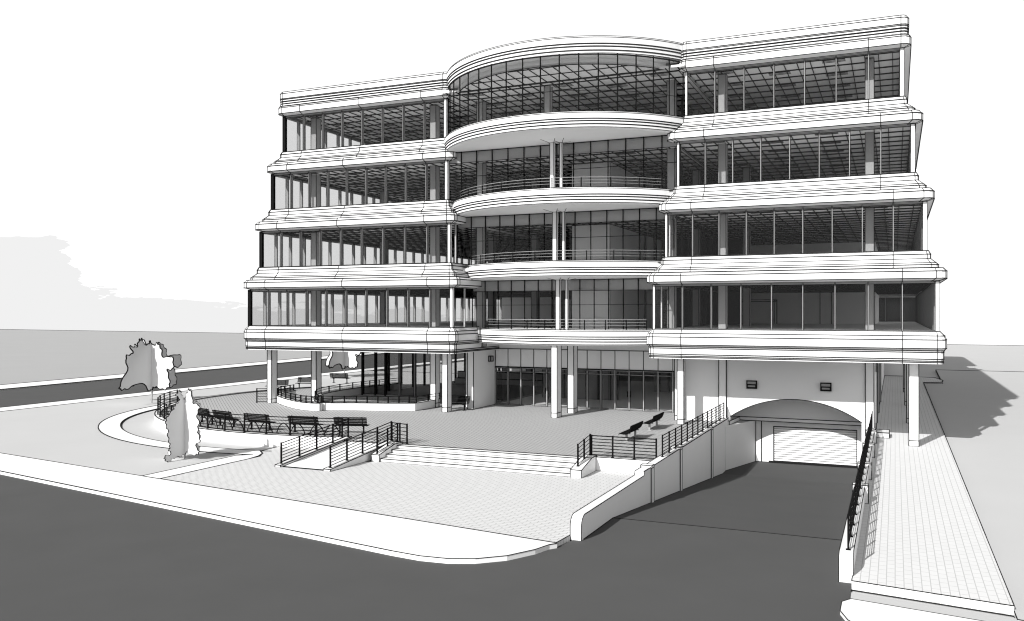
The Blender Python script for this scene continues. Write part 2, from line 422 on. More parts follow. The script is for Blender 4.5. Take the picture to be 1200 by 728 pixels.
def glass_box(mb, x0, x1, y0, y1, z0, z1): mb.box(x0, x1, y0, y1, z0, z1, ink=False)
def mullion(par, x, y, z0, z1, w=.055, d0=-.03, d1=.2, m=GREY, axis='y', k=.45):
    b = MB()
    if axis == 'y': b.box(x - w / 2, x + w / 2, y + d0, y + d1, z0, z1, k=k)
    else: b.box(x + d0, x + d1, y - w / 2, y + w / 2, z0, z1, k=k)
    return b.build('mullion', m, par)
def post(b, x, y, w, z0, z1, k=.6): b.box(x - w / 2, x + w / 2, y - w / 2, y + w / 2, z0, z1, k=k)
for k in (2, 3, 4, 5):
    z0 = SL[k]; z1 = SL[k + 1] - 1.60
    for side in 'LR':
        X0, X1, NN = (XL0, XL1, NL) if side == 'L' else (XR0, XR1, NR)
        x0, x1, y = X0[k], X1[k], YF[k]
        g = MB()
        glass_box(g, x0, x1, y, y + .02, z0, z1)
        ox = x0 if side == 'L' else x1; ix = x1 if side == 'L' else x0
        yc = GY.get(k, y + .05)
        glass_box(g, ox - .01, ox + .01, y + .03, YB, z0, z1)
        if k < 5: glass_box(g, ix - .01, ix + .01, y + .03, yc, z0, z1)
        cw = kid(B, g, 'curtain_wall', GLASS)
        for x in mull(x0, x1, NN[k])[1:-1]: mullion(cw, x, y, z0, z1)
        f = MB()
        f.box(x0 + .05, x1 - .05, y - .02, y + .12, z1 - .09, z1, k=.5)
        f.box(x0 + .05, x1 - .05, y - .02, y + .12, z0, z0 + .05, k=.4)
        yy = y + 1.6
        while yy < YB:
            f.box(ox - .12, ox + .12, yy - .03, yy + .03, z0, z1, k=.35); yy += 1.66 if side == 'L' else 1.5
        f.box(ox - .06, ox + .06, y + .2, YB, z1 - .12, z1, ink=False)
        f.build('side_frame', GREY, cw)
        c = MB(); w = .22
        post(c, ox, y, .2, z0, z1); c.build('corner_post', DARK if side == 'L' else TRIM, cw)
        c = MB(); post(c, ix, y, .2 if side == 'L' else .13, z0, z1); c.build('corner_post', TRIM, cw)
        if k < 5: c = MB(); post(c, ix, (y + yc) / 2 + .2, .09, z0, z1, .4); c.build('corner_post', TRIM, cw)
# curved glass on the top floor
g = MB(); ang = arc((CXC, CY[5]), 8.95, 209.5, 330.5, 48); z0, z1 = 17.87, 21.22
for a, b in zip(ang, ang[1:]): g.face([(a[0], a[1], z0), (b[0], b[1], z0), (b[0], b[1], z1), (a[0], a[1], z1)])
for a, b in zip(arc((CXC, CY[5]), 8.93, 209.5, 330.5, 48), arc((CXC, CY[5]), 8.93, 209.5, 330.5, 48)[1:]): g.face([(b[0], b[1], z0), (a[0], a[1], z0), (a[0], a[1], z1), (b[0], b[1], z1)])
cw = kid(B, g, 'curtain_wall', GLASS)
for (x, y) in arc((CXC, CY[5]), 8.94, 209.5, 330.5, 17):
    b = MB(); b.box(x - .03, x + .03, y - .03, y + .03, z0, z1, ink=False); b.build('mullion', DARK, cw)
for zz in (19.1, 21.15):
    f = MB()
    pts = arc((CXC, CY[5]), 8.97, 209.5, 330.5, 40)
    for a, b in zip(pts, pts[1:]): f.ink((a[0], a[1], zz), (b[0], b[1], zz), r=.013 if zz < 20 else .035)
    f.build('transom', DARK, cw)
# straight glass walls behind the balconies
for k in (2, 3, 4):
    z0 = SL[k] - .3; z1 = SL[k + 1] - 1.05; y = GY[k]; x0 = XL1[k] - .1; x1 = XR0[k] + .1
    g = MB(); glass_box(g, x0, x1, y, y + .02, z0, z1); cw = kid(B, g, 'curtain_wall', GLASS)
    f = MB(); n = 14
    for x in mull(x0, x1, n): f.box(x - .022, x + .022, y - .03, y + .05, z0, z1, ink=False)
    for zz in (z0 + 1.75, z1 - .75, z1 - .06, z0 + .1): f.box(x0, x1, y - .025, y + .04, zz - .014, zz + .014, ink=False)
    f.build('window_frame', DARK, cw)
    b = MB(); b.box(x0, x1, y + .06, y + .3, z1 - .72, z1 - .02, ink=False); b.build('lintel_panel', LINTEL, cw)
    # twin posts and capital
    py = {2: 50.75, 3: 50.2, 4: 49.75}[k]
    for px_, pyy, w in ((CXC + .1, py, .26), (CXC + .62, py + .12, .16)):
        c = MB(); c.box(px_ - w / 2, px_ + w / 2, pyy - w / 2, pyy + w / 2, z0, z1 - .12, k=.7)
        c.hexa([(px_ - w / 2, pyy - w / 2, z1 - .12), (px_ + w / 2, pyy - w / 2, z1 - .12), (px_ + w / 2, pyy + w / 2, z1 - .12), (px_ - w / 2, pyy + w / 2, z1 - .12)],
               [(px_ - .5, pyy - .9, z1), (px_ + .5, pyy - .9, z1), (px_ + .5, pyy + .5, z1), (px_ - .5, pyy + .5, z1)], k=.6)
        kid(B, c, 'column', TRIM)
    # balcony railing on the curve
    rr = RC - .35
    aa = {2: 37, 3: 47, 4: 50}[k]
    r_ = MB(); zt = SL[k] + .52
    for q, zz in enumerate((zt, zt - .17, zt - .34)):
        r_.tube([(x, y_, zz) for x, y_ in arc((CXC, CY[k]), rr, 270 - aa, 270 + aa, 24)], .016 if q == 0 else .011, 4)
    rail = kid(B, r_, 'balcony_railing', GREY)
    for (x, y_) in arc((CXC, CY[k]), rr, 270 - aa, 270 + aa, 9):
        b = MB(); b.box(x - .025, x + .025, y_ - .025, y_ + .025, SL[k] - .4, zt, ink=False); b.build('post', DARK, rail)
# floors, ceilings with their dark suspended grid, roofs
def grid(m, x0, x1, y0, y1, z, dx=.62, dy=1.32, rot=0):
    n = int((x1 - x0) / dx)
    for i in range(n + 1):
        x = x0 + (i + .5) * (x1 - x0) / (n + 1); m.box(x - .018, x + .018, y0, y1, z - .06, z, ink=False, m=1)
    n = int((y1 - y0) / dy)
    for i in range(n + 1):
        y = y0 + (i + .5) * (y1 - y0) / (n + 1); m.box(x0, x1, y - .022, y + .022, z - .075, z - .002, ink=False, m=1)
        for j in range(int((x1 - x0) / 3.1)):          # louvred light fittings let into the grid
            if (i + j) % 2: continue
            xa = x0 + 1.2 + j * 3.1
            for q in range(3): m.box(xa, xa + .62 * 2, y + .3 + q * .22, y + .33 + q * .22, z - .03, z, ink=False, m=1)
ZC = {}
for k in (2, 3, 4, 5):
    z = SL[k + 1] - 1.46
    y = YF[k] + .15
    for nm, xa, xb, ya, yb in (('L', XL0[k] + .1, XL1[k], y, YB - .2), ('C', XL1[k], XR0[k], GY.get(k, 50.0) + .35, 78), ('R', XR0[k], XR1[k] - .1, y, YB - .2)):
        c = MB(); zc = z if nm != 'C' else z + .06
        c.box(xa, xb, ya, yb, zc, zc + .12, ink=False)
        grid(c, xa, xb, ya, min(yb, 90 if nm != 'C' else 78), zc, 0.75, 1.5)
        kid(B, c, 'ceiling', CEIL)
    f = MB()
    f.box(XL0[k] + .12, XR1[k] - .12, GY.get(k, 51.3) + .05, YB - .3, SL[k] - .5, SL[k] - .30, ink=False)
    f.box(XL0[k] + .12, XL1[k] - .1, YF[k] + .06, GY.get(k, 51.3) + .05, SL[k] - .5, SL[k] - .305, ink=False)
    f.box(XR0[k] + .1, XR1[k] - .12, YF[k] + .06, GY.get(k, 51.3) + .05, SL[k] - .5, SL[k] - .305, ink=False)
    kid(B, f, 'floor_slab', FLOORM)
# top floor ceiling under the bow
c = MB()
ZB = SL[6] - 1.40
pts = arc((CXC, CY[5]), 8.35, 215, 325, 24)
c.slab(pts, ZB, ZB + .12, ink=False)
out_r = arc((CXC, CY[5]), 8.9, 212, 328, 24)
c.slab(out_r + list(reversed(pts)), ZB + .38, ZB + .48, ink=False)
for (xa, ya), (xb, yb2) in zip(pts, pts[1:]): c.face([(xa, ya, ZB), (xb, yb2, ZB), (xb, yb2, ZB + .45), (xa, ya, ZB + .45)]); c.ink((xa, ya, ZB), (xb, yb2, ZB), .9)
for i in range(22):
    x = CXC - 8 + i * .75
    yl = CY[5] - math.sqrt(max(8.35 ** 2 - (x - CXC) ** 2, 0))
    if yl < 50.3: c.box(x - .018, x + .018, yl, 50.4, ZB - .05, ZB, ink=False, m=1)
for i in range(3):
    y = 50.4 - i * 1.5; hw = math.sqrt(max(8.35 ** 2 - (CY[5] - y) ** 2, .1)); c.box(CXC - hw, CXC + hw, y - .022, y + .022, ZB - .05, ZB - .002, ink=False, m=1)
kid(B, c, 'ceiling', CEIL)
c = MB()
c.box(-40, .2, 51.4, YB - .2, 21.32, 21.45, ink=False); kid(B, c, 'roof', WHITE)
# storeys' inner columns
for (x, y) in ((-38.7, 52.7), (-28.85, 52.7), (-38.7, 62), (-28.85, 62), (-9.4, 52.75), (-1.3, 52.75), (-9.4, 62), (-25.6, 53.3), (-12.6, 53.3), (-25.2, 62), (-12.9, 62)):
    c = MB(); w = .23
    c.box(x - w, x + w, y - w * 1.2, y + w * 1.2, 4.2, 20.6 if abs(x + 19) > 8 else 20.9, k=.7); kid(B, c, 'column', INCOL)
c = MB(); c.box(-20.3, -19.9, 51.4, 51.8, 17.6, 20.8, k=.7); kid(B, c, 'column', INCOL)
# core and partitions
for k in (2, 3, 4, 5):
    z0 = SL[k] - .3; z1 = SL[k + 1] - 1.44
    c = MB()
    if k < 5: c.box(-20.1, -17.4, 56, 70, z0, z1, k=.7)
    c.box(-15.5, -1.6, 78, 78.3, z0, z1, k=.6)
    c.box(-1.75, -1.5, 78.3, YB - .3, z0, z1, ink=False)
    if k == 2:
        for (xa, xb, za, zb2) in ((-12.55, -12.35, z0, z0 + 2.3), (-9.5, -9.3, z0, z0 + 2.3), (-12.55, -9.3, z0 + 2.2, z0 + 2.35)):
            c.box(xa, xb, 77.8, 78, za, zb2, k=.8)
        for x in (-7.2, -5.8, -4.9, -2.2): c.ink((x, 77.97, z0), (x, 77.97, z1), .9)
    if k > 1: kid(B, c, 'core_wall', INNER)
    d = MB()
    for i in range(9):
        x = -17.2 + i * .7; d.box(x, x + .12, 63.9, 64.1, z0, z1, ink=False)
    for i in range(6):
        x = -24.6 + i * .8; d.box(x, x + .12, 63.9, 64.1, z0, z1, ink=False)
    for i in range(10): d.box(-13.1, -13.0, 56 + i * 2, 56.2 + i * 2, z0, z1, ink=False)
    d.box(-25, -11, 70.2, 70.3, z0, z1, ink=False)
    d.box(-24.6, -20.1, 63.95, 64.05, z1 - .75, z1 - .1, ink=False)
    kid(B, d, 'partition', DARKWALL)
c = MB(); c.box(-41, -26.5, 90.8, 91, 4.4, 20.6, ink=False); kid(B, c, 'rear_wall', INNER)
c = MB(); c.box(-42, 2, YB - .15, YB, 17.5, 20.6, ink=False); c.box(-36, -1.5, YB - .15, YB, 3.9, 17.4, ink=False); kid(B, c, 'rear_wall', INNER)
c = MB(); glass_box(c, -1.45, 1.9, YB - .05, YB, 5.5, 8.1); kid(B, c, 'rear_glazing', GLASS)

# ground storey
def column(x, y, z0, z1, w=.38, d=.6):
    c = MB(); c.box(x, x + w, y, y + d, z0, z1, k=.9)
    c.ink((x - .01, y - .01, z0 + .3), (x + w + .01, y - .01, z0 + .3), .7); c.ink((x + w + .01, y, z0 + .3), (x + w + .01, y + d, z0 + .3), .7)
    return kid(B, c, 'column', TRIM)
column(-41.15, 50.3, 0, 4.0); column(-27.0, 50.3, 0, 4.0); column(-19.4, 50.3, 0, 4.5, .38, .75); column(-19.35, 53.1, 0, 4.5, .42, .7)
column(-11.58, 50.3, 0, 4.0, .38, .3); column(-12.15, 52.1, 0, 4.0, .42, .3); column(.66, 50.2, -.5, 4.0, .47, .5); column(.66, 60.5, -.5, 4.0, .2, .4)
column(-38.95, 52.5, 0, 4.0, .42, .6); column(-29.1, 52.5, 0, 4.0, .42, .6); column(.66, 72, -.5, 4, .4, .4); column(.66, 84, -.5, 4, .4, .4)
sfm = MB()
sfm.box(XL0[2] + .05, XL1[2] - .05, YF[2] + .1, YB, 3.9, 4.06, ink=False); sfm.box(XR0[2] + .05, XR1[2] - .05, YF[2] + .1, YB, 3.9, 4.06, ink=False)
sfm.box(XL1[2] - .2, XR0[2] + .2, 55.9, YB, 4.1, 4.3, ink=False)
kid(B, sfm, 'soffit', WHITE)
# wall with the arched recess
XA0, XA1, ZS, ZCR = -8.95, -1.72, .32, 1.47
def archz(x):
    c_ = (XA1 - XA0) / 2; h_ = ZCR - ZS; rad = (c_ * c_ + h_ * h_) / (2 * h_); xm = (XA0 + XA1) / 2
    return ZS + math.sqrt(rad * rad - (x - xm) ** 2) - (rad - h_)
m = MB(); y0, y1 = 52.7, 52.95; n = 28
xs = [XA0 + (XA1 - XA0) * i / n for i in range(n + 1)]
for a, b in zip(xs, xs[1:]):
    za, zb_ = archz(a), archz(b)
    m.face([(a, y0, za), (b, y0, zb_), (b, y0, 3.9), (a, y0, 3.9)]); m.face([(b, y1, zb_), (a, y1, za), (a, y1, 3.9), (b, y1, 3.9)])
    m.face([(a, y1, za), (b, y1, zb_), (b, y0, zb_), (a, y0, za)]); m.ink((a, y0, za), (b, y0, zb_), 1)
m.box(-11.8, XA0, y0, y1, -3, 3.9, ink=False); m.box(XA1, -1.1, y0, y1, -3, 3.9, ink=False)
m.ink((-1.1, y0, -.5), (-1.1, y0, 3.9)); m.box(-11.95, -11.8, 52.7, 56, 0, 3.9, ink=False)
m.box(-1.3, -1.1, 52.95, 104, -.6, 3.9, ink=False)
for y in (56, 60, 66, 74): m.box(-1.1, -1.02, y, y + .4, -.5, 3.9, k=.7)
kid(B, m, 'facade_wall', WHITE)
m = MB(); m.box(-9.62, -9.18, 52.62, 52.7, 0, 3.9, k=.9); kid(B, m, 'pilaster', WHITE)
m = MB(); m.box(-1.52, -1.08, 52.62, 52.7, -.4, 3.9, k=.9); kid(B, m, 'pilaster', WHITE)
m = MB()
m.box(-9.6, -1.0, 55.05, 55.3, .06, 3.0, ink=False)          # recess back
m.box(-9.1, -1.3, 54.98, 55.6, -.13, .08, k=.9)                # lintel beam
m.hexa([(-9.3, 52.4, -.16), (-8.95, 52.4, -.16), (-8.75, 54.85, -.16), (-9.3, 54.85, -.16)], [(-9.3, 52.4, .08), (-8.95, 52.4, .08), (-8.75, 54.85, .08), (-9.3, 54.85, .08)], k=.8)
kid(B, m, 'recess_wall', WHITE)
m = MB()
m.hexa([(-9.4, 51.6, -3), (-9.03, 51.6, -3), (-7.9, 55.6, -3), (-9.4, 55.6, -3)], [(-9.4, 51.6, -.16), (-9.03, 51.6, -.16), (-7.9, 55.6, -.16), (-9.4, 55.6, -.16)], ink=False)
m.box(-7.95, -6.83, 55.6, 55.9, -3, -.16, ink=False); m.box(-6.83, -2.08, 55.6, 55.9, -.5, -.16, ink=False); m.box(-2.08, -1.2, 55.6, 55.9, -3, -.16, ink=False)
m.ink((-7.9, 55.58, RZ), (-7.9, 55.58, -.2)); m.ink((-7.55, 55.58, RZ), (-7.55, 55.58, -.2))
m.ink((-6.83, 55.58, -.5), (-2.08, 55.58, -.5)); m.ink((-7.9, 55.58, RZ), (-6.83, 55.58, RZ))
m.ink((-9.03, 51.6, RZ), (-7.9, 55.6, RZ), .9); m.box(-1.35, -1.25, 52.6, 55.7, -3, -.16, ink=False)
kid(B, m, 'garage_wall', WHITE)
m = MB()
nb = 15; zt, zb_ = -.5, RZ + .12
for i in range(nb):
    a = zb_ + (zt - zb_) * i / nb; b = zb_ + (zt - zb_) * (i + 1) / nb
    m.face([(-6.83, 55.66, a), (-2.08, 55.66, a), (-2.08, 55.70, b), (-6.83, 55.70, b)]); m.face([(-6.83, 55.70, b), (-2.08, 55.70, b), (-2.08, 55.66, b), (-6.83, 55.66, b)])
    m.ink((-6.83, 55.66, a), (-2.08, 55.66, a), .36)
m.ink((-6.83, 55.62, RZ), (-6.83, 55.62, zt), 1); m.ink((-2.08, 55.62, RZ), (-2.08, 55.62, zt), 1)
m.box(-7.1, -1.9, 55.45, 55.7, RZ - .02, RZ + .1, m=1, ink=False)
kid(B, m, 'garage_door', SLATS)
# wall lamps
def lamp(x, y, z, par=B):
    m = MB(); m.box(x - .27, x + .27, y - .16, y - .003, z, z + .42, k=1.3); m.box(x - .24, x + .24, y - .19, y - .16, z + .04, z + .2, k=1.3, m=0)
    m.box(x - .27, x + .27, y - .2, y - .16, z + .2, z + .24, ink=False, m=1)
    return kid(par, m, 'wall_lamp', GREY)
lamp(-7.7, 52.7, 2.05); lamp(-3.6, 52.7, 2.05)
# entrance: spandrel panels above, glazed doors below
EX0, EX1, EY = -25.8, -12.0, 56.0
m = MB(); m.box(EX0, EX1, EY, EY + .06, 2.68, 4.1, ink=False)
xm = mull(EX0, EX1 - .2, 14)
for x in xm: m.ink((x, EY - .01, 2.7), (x, EY - .01, 3.95), .8)
m.ink((EX0, EY - .02, 3.95), (EX1, EY - .02, 3.95), .9); m.ink((EX0, EY - .02, 2.68), (EX1, EY - .02, 2.68), 1.2)
kid(B, m, 'entrance_panel', PANEL)
m = MB(); glass_box(m, EX0, EX1, EY + .02, EY + .04, .02, 2.66); ew = kid(B, m, 'entrance_glazing', GLASS)
for i, x in enumerate(xm):
    b = MB(); w = .05; b.box(x - w, x + w, EY - .02, EY + .1, 0, 2.66, k=.5); b.build('mullion', GREY, ew)
for zz in (.05, 2.35, 2.6): b = MB(); b.box(EX0, EX1, EY - .01, EY + .08, zz - .03, zz + .03, k=.4); b.build('transom', GREY, ew)
for i in (4, 10):
    d = MB(); x = xm[i]
    d.box(x - .93, x + .93, EY + .0, EY + .05, .02, .16, k=.5); d.box(x - .05, x + .05, EY - .03, EY + .02, .02, 2.3, k=.5)
    d.build('entrance_door', GREY, ew)
    hm = MB(); hm.box(x - .12, x - .07, EY - .1, EY - .04, .9, 1.3, ink=False); hm.box(x + .07, x + .12, EY - .1, EY - .04, .9, 1.3, ink=False)
    hm.build('handle', DARK, ew)
m = MB()
m.box(-26.3, -25.85, 52.6, 56.2, 0, 4.2, k=.9); kid(B, m, 'facade_wall', WHITE)
m = MB(); m.box(-38.6, -26.3, 88, 88.3, 0, 4, ink=False); kid(B, m, 'facade_wall', WHITE)
m = MB(); m.box(-26.95, -26.3, 53.6, 54.0, 0, 4.0, k=.8)
kid(B, m, 'facade_wall', WHITE)
lm = MB(); lm.box(-25.84, -25.66, 54.9, 55.3, 3.1, 3.45, k=1.2); kid(B, lm, 'wall_lamp', GREY)
# lobby inside
m = MB(); m.box(-25.8, -12.0, 56.2, 80, .002, .02, ink=False); kid(B, m, 'lobby_floor', FLOORM)
m = MB(); m.box(-24.6, -18.7, 62, 62.3, 0, 4.1, k=.9); m.box(-18, -12.05, 70, 70.2, 0, 4.1, ink=False)
for i in range(6): m.box(-23.8 + i * .9, -23.7 + i * .9, 61.85, 61.99, 0, 4.0, k=.7)
for i in range(7): m.box(-17.6 + i * .8, -17.5 + i * .8, 69.8, 70, 0, 4.0, k=.7)
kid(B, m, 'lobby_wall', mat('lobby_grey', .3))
# left ground floor glazing
GY0 = 58.2; LX0, LX1 = -38.3, -26.3
m = MB(); glass_box(m, LX0, LX1, GY0, GY0 + .02, .05, 3.7); glass_box(m, LX0, LX0 + .02, GY0, 86, .05, 3.7)
lw = kid(B, m, 'shopfront_glazing', GLASS)
for x in (-38.3, -37.1, -36.2, -34.95, -33.6, -32.0, -30.8, -29.2, -27.6):
    b = MB(); b.box(x - .06, x + .06, GY0 - .06, GY0 + .12, 0, 3.75, k=.6); b.build('mullion', DARK if x < -36 else GREY, lw)
b = MB()
for i in range(14): b.box(LX0 - .07, LX0 + .07, 60 + i * 2, 60.12 + i * 2, 0, 3.75, k=.5)
b.build('side_frame', DARK, lw)
b = MB(); b.box(LX0, LX1, GY0 - .04, GY0 + .1, 3.7, 3.92, k=.7); b.build('transom', GREY, lw); b = MB(); b.box(LX0, LX1, GY0 - .04, GY0 + .1, 0, .1, k=.5); b.build('sill', GREY, lw)
m = MB()
m.box(-37, -26.4, 72, 72.3, 0, 1.05, k=.9); m.box(-36.9, -26.4, 71.2, 71.5, 0, .5, k=.8)
for x in (-35.5, -33.4, -31, -28.8): m.box(x, x + .5, 74, 74.4, 0, 3.9, k=.8)
m.box(-37, -26.4, 73.9, 74.2, 3.0, 3.9, ink=False)
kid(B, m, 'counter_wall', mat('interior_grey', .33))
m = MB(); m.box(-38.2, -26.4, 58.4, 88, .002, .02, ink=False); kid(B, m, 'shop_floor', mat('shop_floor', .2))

# rear block across the back
RB = empty('rear_office_block', (-18, 114, 0), 'farther cross block with the same white bands behind the right wing', 'building')
YB0 = YB
def kidr(mb, name, m): return kid(RB, mb, name, m)
for k in (2, 3, 4, 5, 6):
    s = SL[k]; m = MB()
    x1 = {2: 3.4, 3: 3.0, 4: 2.3, 5: 1.8, 6: 1.5}[k]
    zt = s if k < 6 else 22.2
    rings = []
    for o, z in ((0, zt), (.3, zt - .15), (.3, zt - .4), (.9, zt - .9), (.9, zt - 1.45), (.4, zt - 1.6)):
        rings.append([(x, y, z) for x, y in ringpts(-42 - o, x1 - .9 + o, 101.9 - o, 127, .1 + o * .4)])
    n = len(rings[0])
    for a, b in zip(rings, rings[1:]):
        i = len(m.v); m.v += a + b
        for j in range(n): m.f.append((i + n + j, i + n + (j + 1) % n, i + (j + 1) % n, i + j)); m.m.append(0)
    for q in rings[:-1]:
        m.ink(q[3], q[4]); m.ink(q[7], q[8])
    m.face(list(reversed(rings[-1]))); m.face(rings[0])
    kidr(m, 'spandrel_band', WHITE)
    if k < 6:
        g = MB(); g.box(-41.5, x1 - 1.0, 102, 126.8, s, SL[k + 1] - 1.6, ink=False); kidr(g, 'curtain_wall', mat('dark_glass', .06, rough=.3))
        f = MB()
        for i in range(int((x1 + 40.5) / 1.5) + 1): f.box(-41.5 + i * 1.5, -41.42 + i * 1.5, 101.9, 101.99, s, SL[k + 1] - 1.6, ink=False)
        kidr(f, 'window_frame', GREY)
m = MB(); m.box(-42, 1.9, 104.8, 126, -.6, 4, ink=False); m.ink((-.6, 104.7, -.5), (1.9, 104.7, -.5)); kidr(m, 'facade_wall', WHITE)

# ------------------------------------------------------------------ stairs, ramp, retaining walls
m = MB()
st = [(35.3, -.552), (35.3, -.414), (35.8, -.414), (35.8, -.276), (36.3, -.276), (36.3, -.138), (36.8, -.138), (36.8, .003), (37.25, .003), (37.25, -.6), (35.3, -.6)]
for i in range(4):
    y = 35.3 + .5 * i; z = -.552 + .139 * (i + 1); m.box(-22.25, -12.7, y, 37.3, z - .139, z, k=.9)
S_ = tag(m.build('front_steps', WHITE), 'wide flight of four white steps from plaza up to terrace', 'steps')
def cheek(x0, x1, label):
    m = MB(); pr = [(35.2, -.56), (35.2, -.22), (36.6, .1), (37.3, .1), (37.3, -.56)]
    m.hexa([(x0, y, z) for y, z in pr], [(x1, y, z) for y, z in pr], k=.9)
    tag(m.build('stair_cheek_wall', WHITE), label, 'cheek wall', 'cheek walls of the front steps')
cheek(-22.68, -22.25, 'sloped white cheek wall on the ramp side of the front steps')
cheek(-12.7, -12.2, 'sloped white cheek wall on the garage side of the front steps')
m = MB(); m.box(-12.2, -9.43, 37.15, 37.4, -.56, .06, k=.9)
tag(m.build('terrace_wall', WHITE), 'short straight white retaining wall beside the garage end of the steps', 'retaining wall')
# access ramp
AR = empty('access_ramp', (-24.4, 32.4, -.55), 'narrow white access ramp with kerbs left of the front steps', 'ramp')
m = MB(); pr = [(32.4, -.56), (32.4, -.54), (37.9, 0.01), (37.9, -.56)]
m.hexa([(-25.6, y, z) for y, z in pr], [(-23.25, y, z) for y, z in pr], k=.9); kid(AR, m, 'deck', WALK)
for xa, xb in ((-25.9, -25.6), (-23.25, -22.88)):
    m = MB(); pr = [(32.2, -.56), (32.2, -.46), (37.9, .1), (37.9, -.56)]
    m.hexa([(xa, y, z) for y, z in pr], [(xb, y, z) for y, z in pr], k=.9); kid(AR, m, 'kerb', WHITE)
# ------------------------------------------------------------------ railings
def along(pts, step):
    out_ = [Vector(pts[0])]
    for a, b in zip(pts, pts[1:]):
        a = Vector(a); b = Vector(b); L = (b - a).length; n = max(1, round(L / step))
        for i in range(1, n + 1): out_.append(a + (b - a) * i / n)
    return out_
def railing(pts, h, step, nbars, label, post_r=.032, bar_r=.019, bottom=.08, group='black horizontal bar railings', posts=None):
    e = empty('railing', pts[0], label, 'railing', group)
    m = MB()
    for i in range(nbars):
        dz = h - (h - bottom) * i / (nbars - 1)
        m.tube([(p[0], p[1], p[2] + dz) for p in pts], bar_r if i else bar_r * 1.3, 4)
    kid(e, m, 'rails', DARK)
    pp = [Vector(p) for p in posts] if posts else along(pts, step)
    pm = None
    for p in pp:
        if pm is None:
            b = MB(); b.box(-post_r, post_r, -post_r, post_r, 0, h + .04, ink=False); b.box(-.06, .06, -.06, .06, 0, .02, ink=False); pm = b.build('post', DARK, e); o = pm
        else: o = pm.copy(); S.collection.objects.link(o); o.parent = e
        o.location = p - Vector(pts[0])
    return e
arcp = [(x, y, .06) for x, y in arc(TC, 16.58, 203, 288, 34)]
railing(arcp, .92, 1.5, 6, 'long bowed black railing following the curved terrace wall', posts=[(x, y, .06) for x, y in arc(TC, 16.58, 203, 288, 17)])
railing([(-25.75, 32.45, -.42), (-25.75, 37.8, .1)], .92, 1.35, 7, 'sloping black railing on the outer left kerb of the access ramp')
railing([(-23.05, 32.45, -.42), (-23.05, 37.6, .1)], .92, 1.3, 7, 'sloping black railing on the right kerb of the access ramp')
railing([(-23.05, 37.65, 0), (-22.5, 37.5, 0), (-22.0, 37.35, 0)], .98, .9, 6, 'short level black railing between access ramp and stair head')
railing([(-22.45, 35.35, -.2), (-22.45, 37.2, .1)], .92, .95, 6, 'short sloping black handrail on the ramp side of the front steps')
railing([(-12.5, 35.6, -.12), (-12.5, 37.25, .1)], .92, .85, 6, 'short sloping black handrail on the garage side of the front steps')
railing([(-12.45, 37.3, .06), (-9.5, 37.3, .06)], .92, .98, 7, 'straight black railing on the white wall above the plaza corner')
railing([(-9.24, 37.35, .23), (-9.24, 52.2, .23)], .92, 1.24, 7, 'straight black railing running back along the left ramp wall', post_r=.028)
railing([(-1.16, 25.3, .08), (-1.16, 52.2, .08)], .92, 1.5, 7, 'long straight black railing seen end on above the right ramp wall', post_r=.025, bar_r=.013)
railing([(-42.0, 50.2, 0), (-41.3, 50.6, 0)], 1.0, .7, 6, 'tiny black guard railing beside the leftmost column')
# planters with low rails
def planter(pts, label, rlabel):
    m = MB(); w = .3
    for a, b in zip(pts, pts[1:]):
        d = Vector((b[0] - a[0], b[1] - a[1])).normalized(); nx, ny = -d.y * w, d.x * w
        lo = [(a[0], a[1], -.01), (b[0], b[1], -.01), (b[0] + nx, b[1] + ny, -.01), (a[0] + nx, a[1] + ny, -.01)]
        m.hexa(lo, [(p[0], p[1], .52) for p in lo], ink=False)
        m.ink((a[0], a[1], .52), (b[0], b[1], .52), .9); m.ink((a[0], a[1], 0), (b[0], b[1], 0), .9)
        m.ink((a[0] + nx, a[1] + ny, .52), (b[0] + nx, b[1] + ny, .52), .8)
    for p in (pts[0], pts[-1]): m.ink((p[0], p[1], 0), (p[0], p[1], .52), .9)
    tag(m.build('planter_wall', WHITE), label, 'low wall', 'low curved walls on the terrace')
    railing([(p[0] + .02, p[1] + .14, .52) for p in pts], .42, 1.4, 3, rlabel, post_r=.035, group='low railings on the curved walls')
def smooth(pts, n=6):
    o_ = []
    for i in range(len(pts) - 1):
        p0 = pts[max(i - 1, 0)]; p1 = pts[i]; p2 = pts[i + 1]; p3 = pts[min(i + 2, len(pts) - 1)]
        for j in range(n):
            t_ = j / n
            o_.append(tuple(.5 * (2 * p1[c] + (p2[c] - p0[c]) * t_ + (2 * p0[c] - 5 * p1[c] + 4 * p2[c] - p3[c]) * t_ ** 2 + (-p0[c] + 3 * p1[c] - 3 * p2[c] + p3[c]) * t_ ** 3) for c in (0, 1)))
    return o_ + [pts[-1]]
planter(smooth([(-42.2, 54.5), (-41.9, 52.6), (-40.7, 50.8), (-37.9, 48.6), (-35.8, 47.5), (-34.6, 47.55)], 3), 'shorter curved white wall left of the second ground column', 'low black rail on the shorter curved wall')
planter(smooth([(-38.4, 64), (-39.2, 58), (-38.6, 53), (-36.6, 49.6), (-34.8, 48.0), (-32.65, 48.7), (-30.6, 49.35), (-28.9, 50.1)], 3) + [(-28.7, 52.9)], 'longer curved white wall in front of the ground floor glazing', 'low black rail on the longer curved wall')

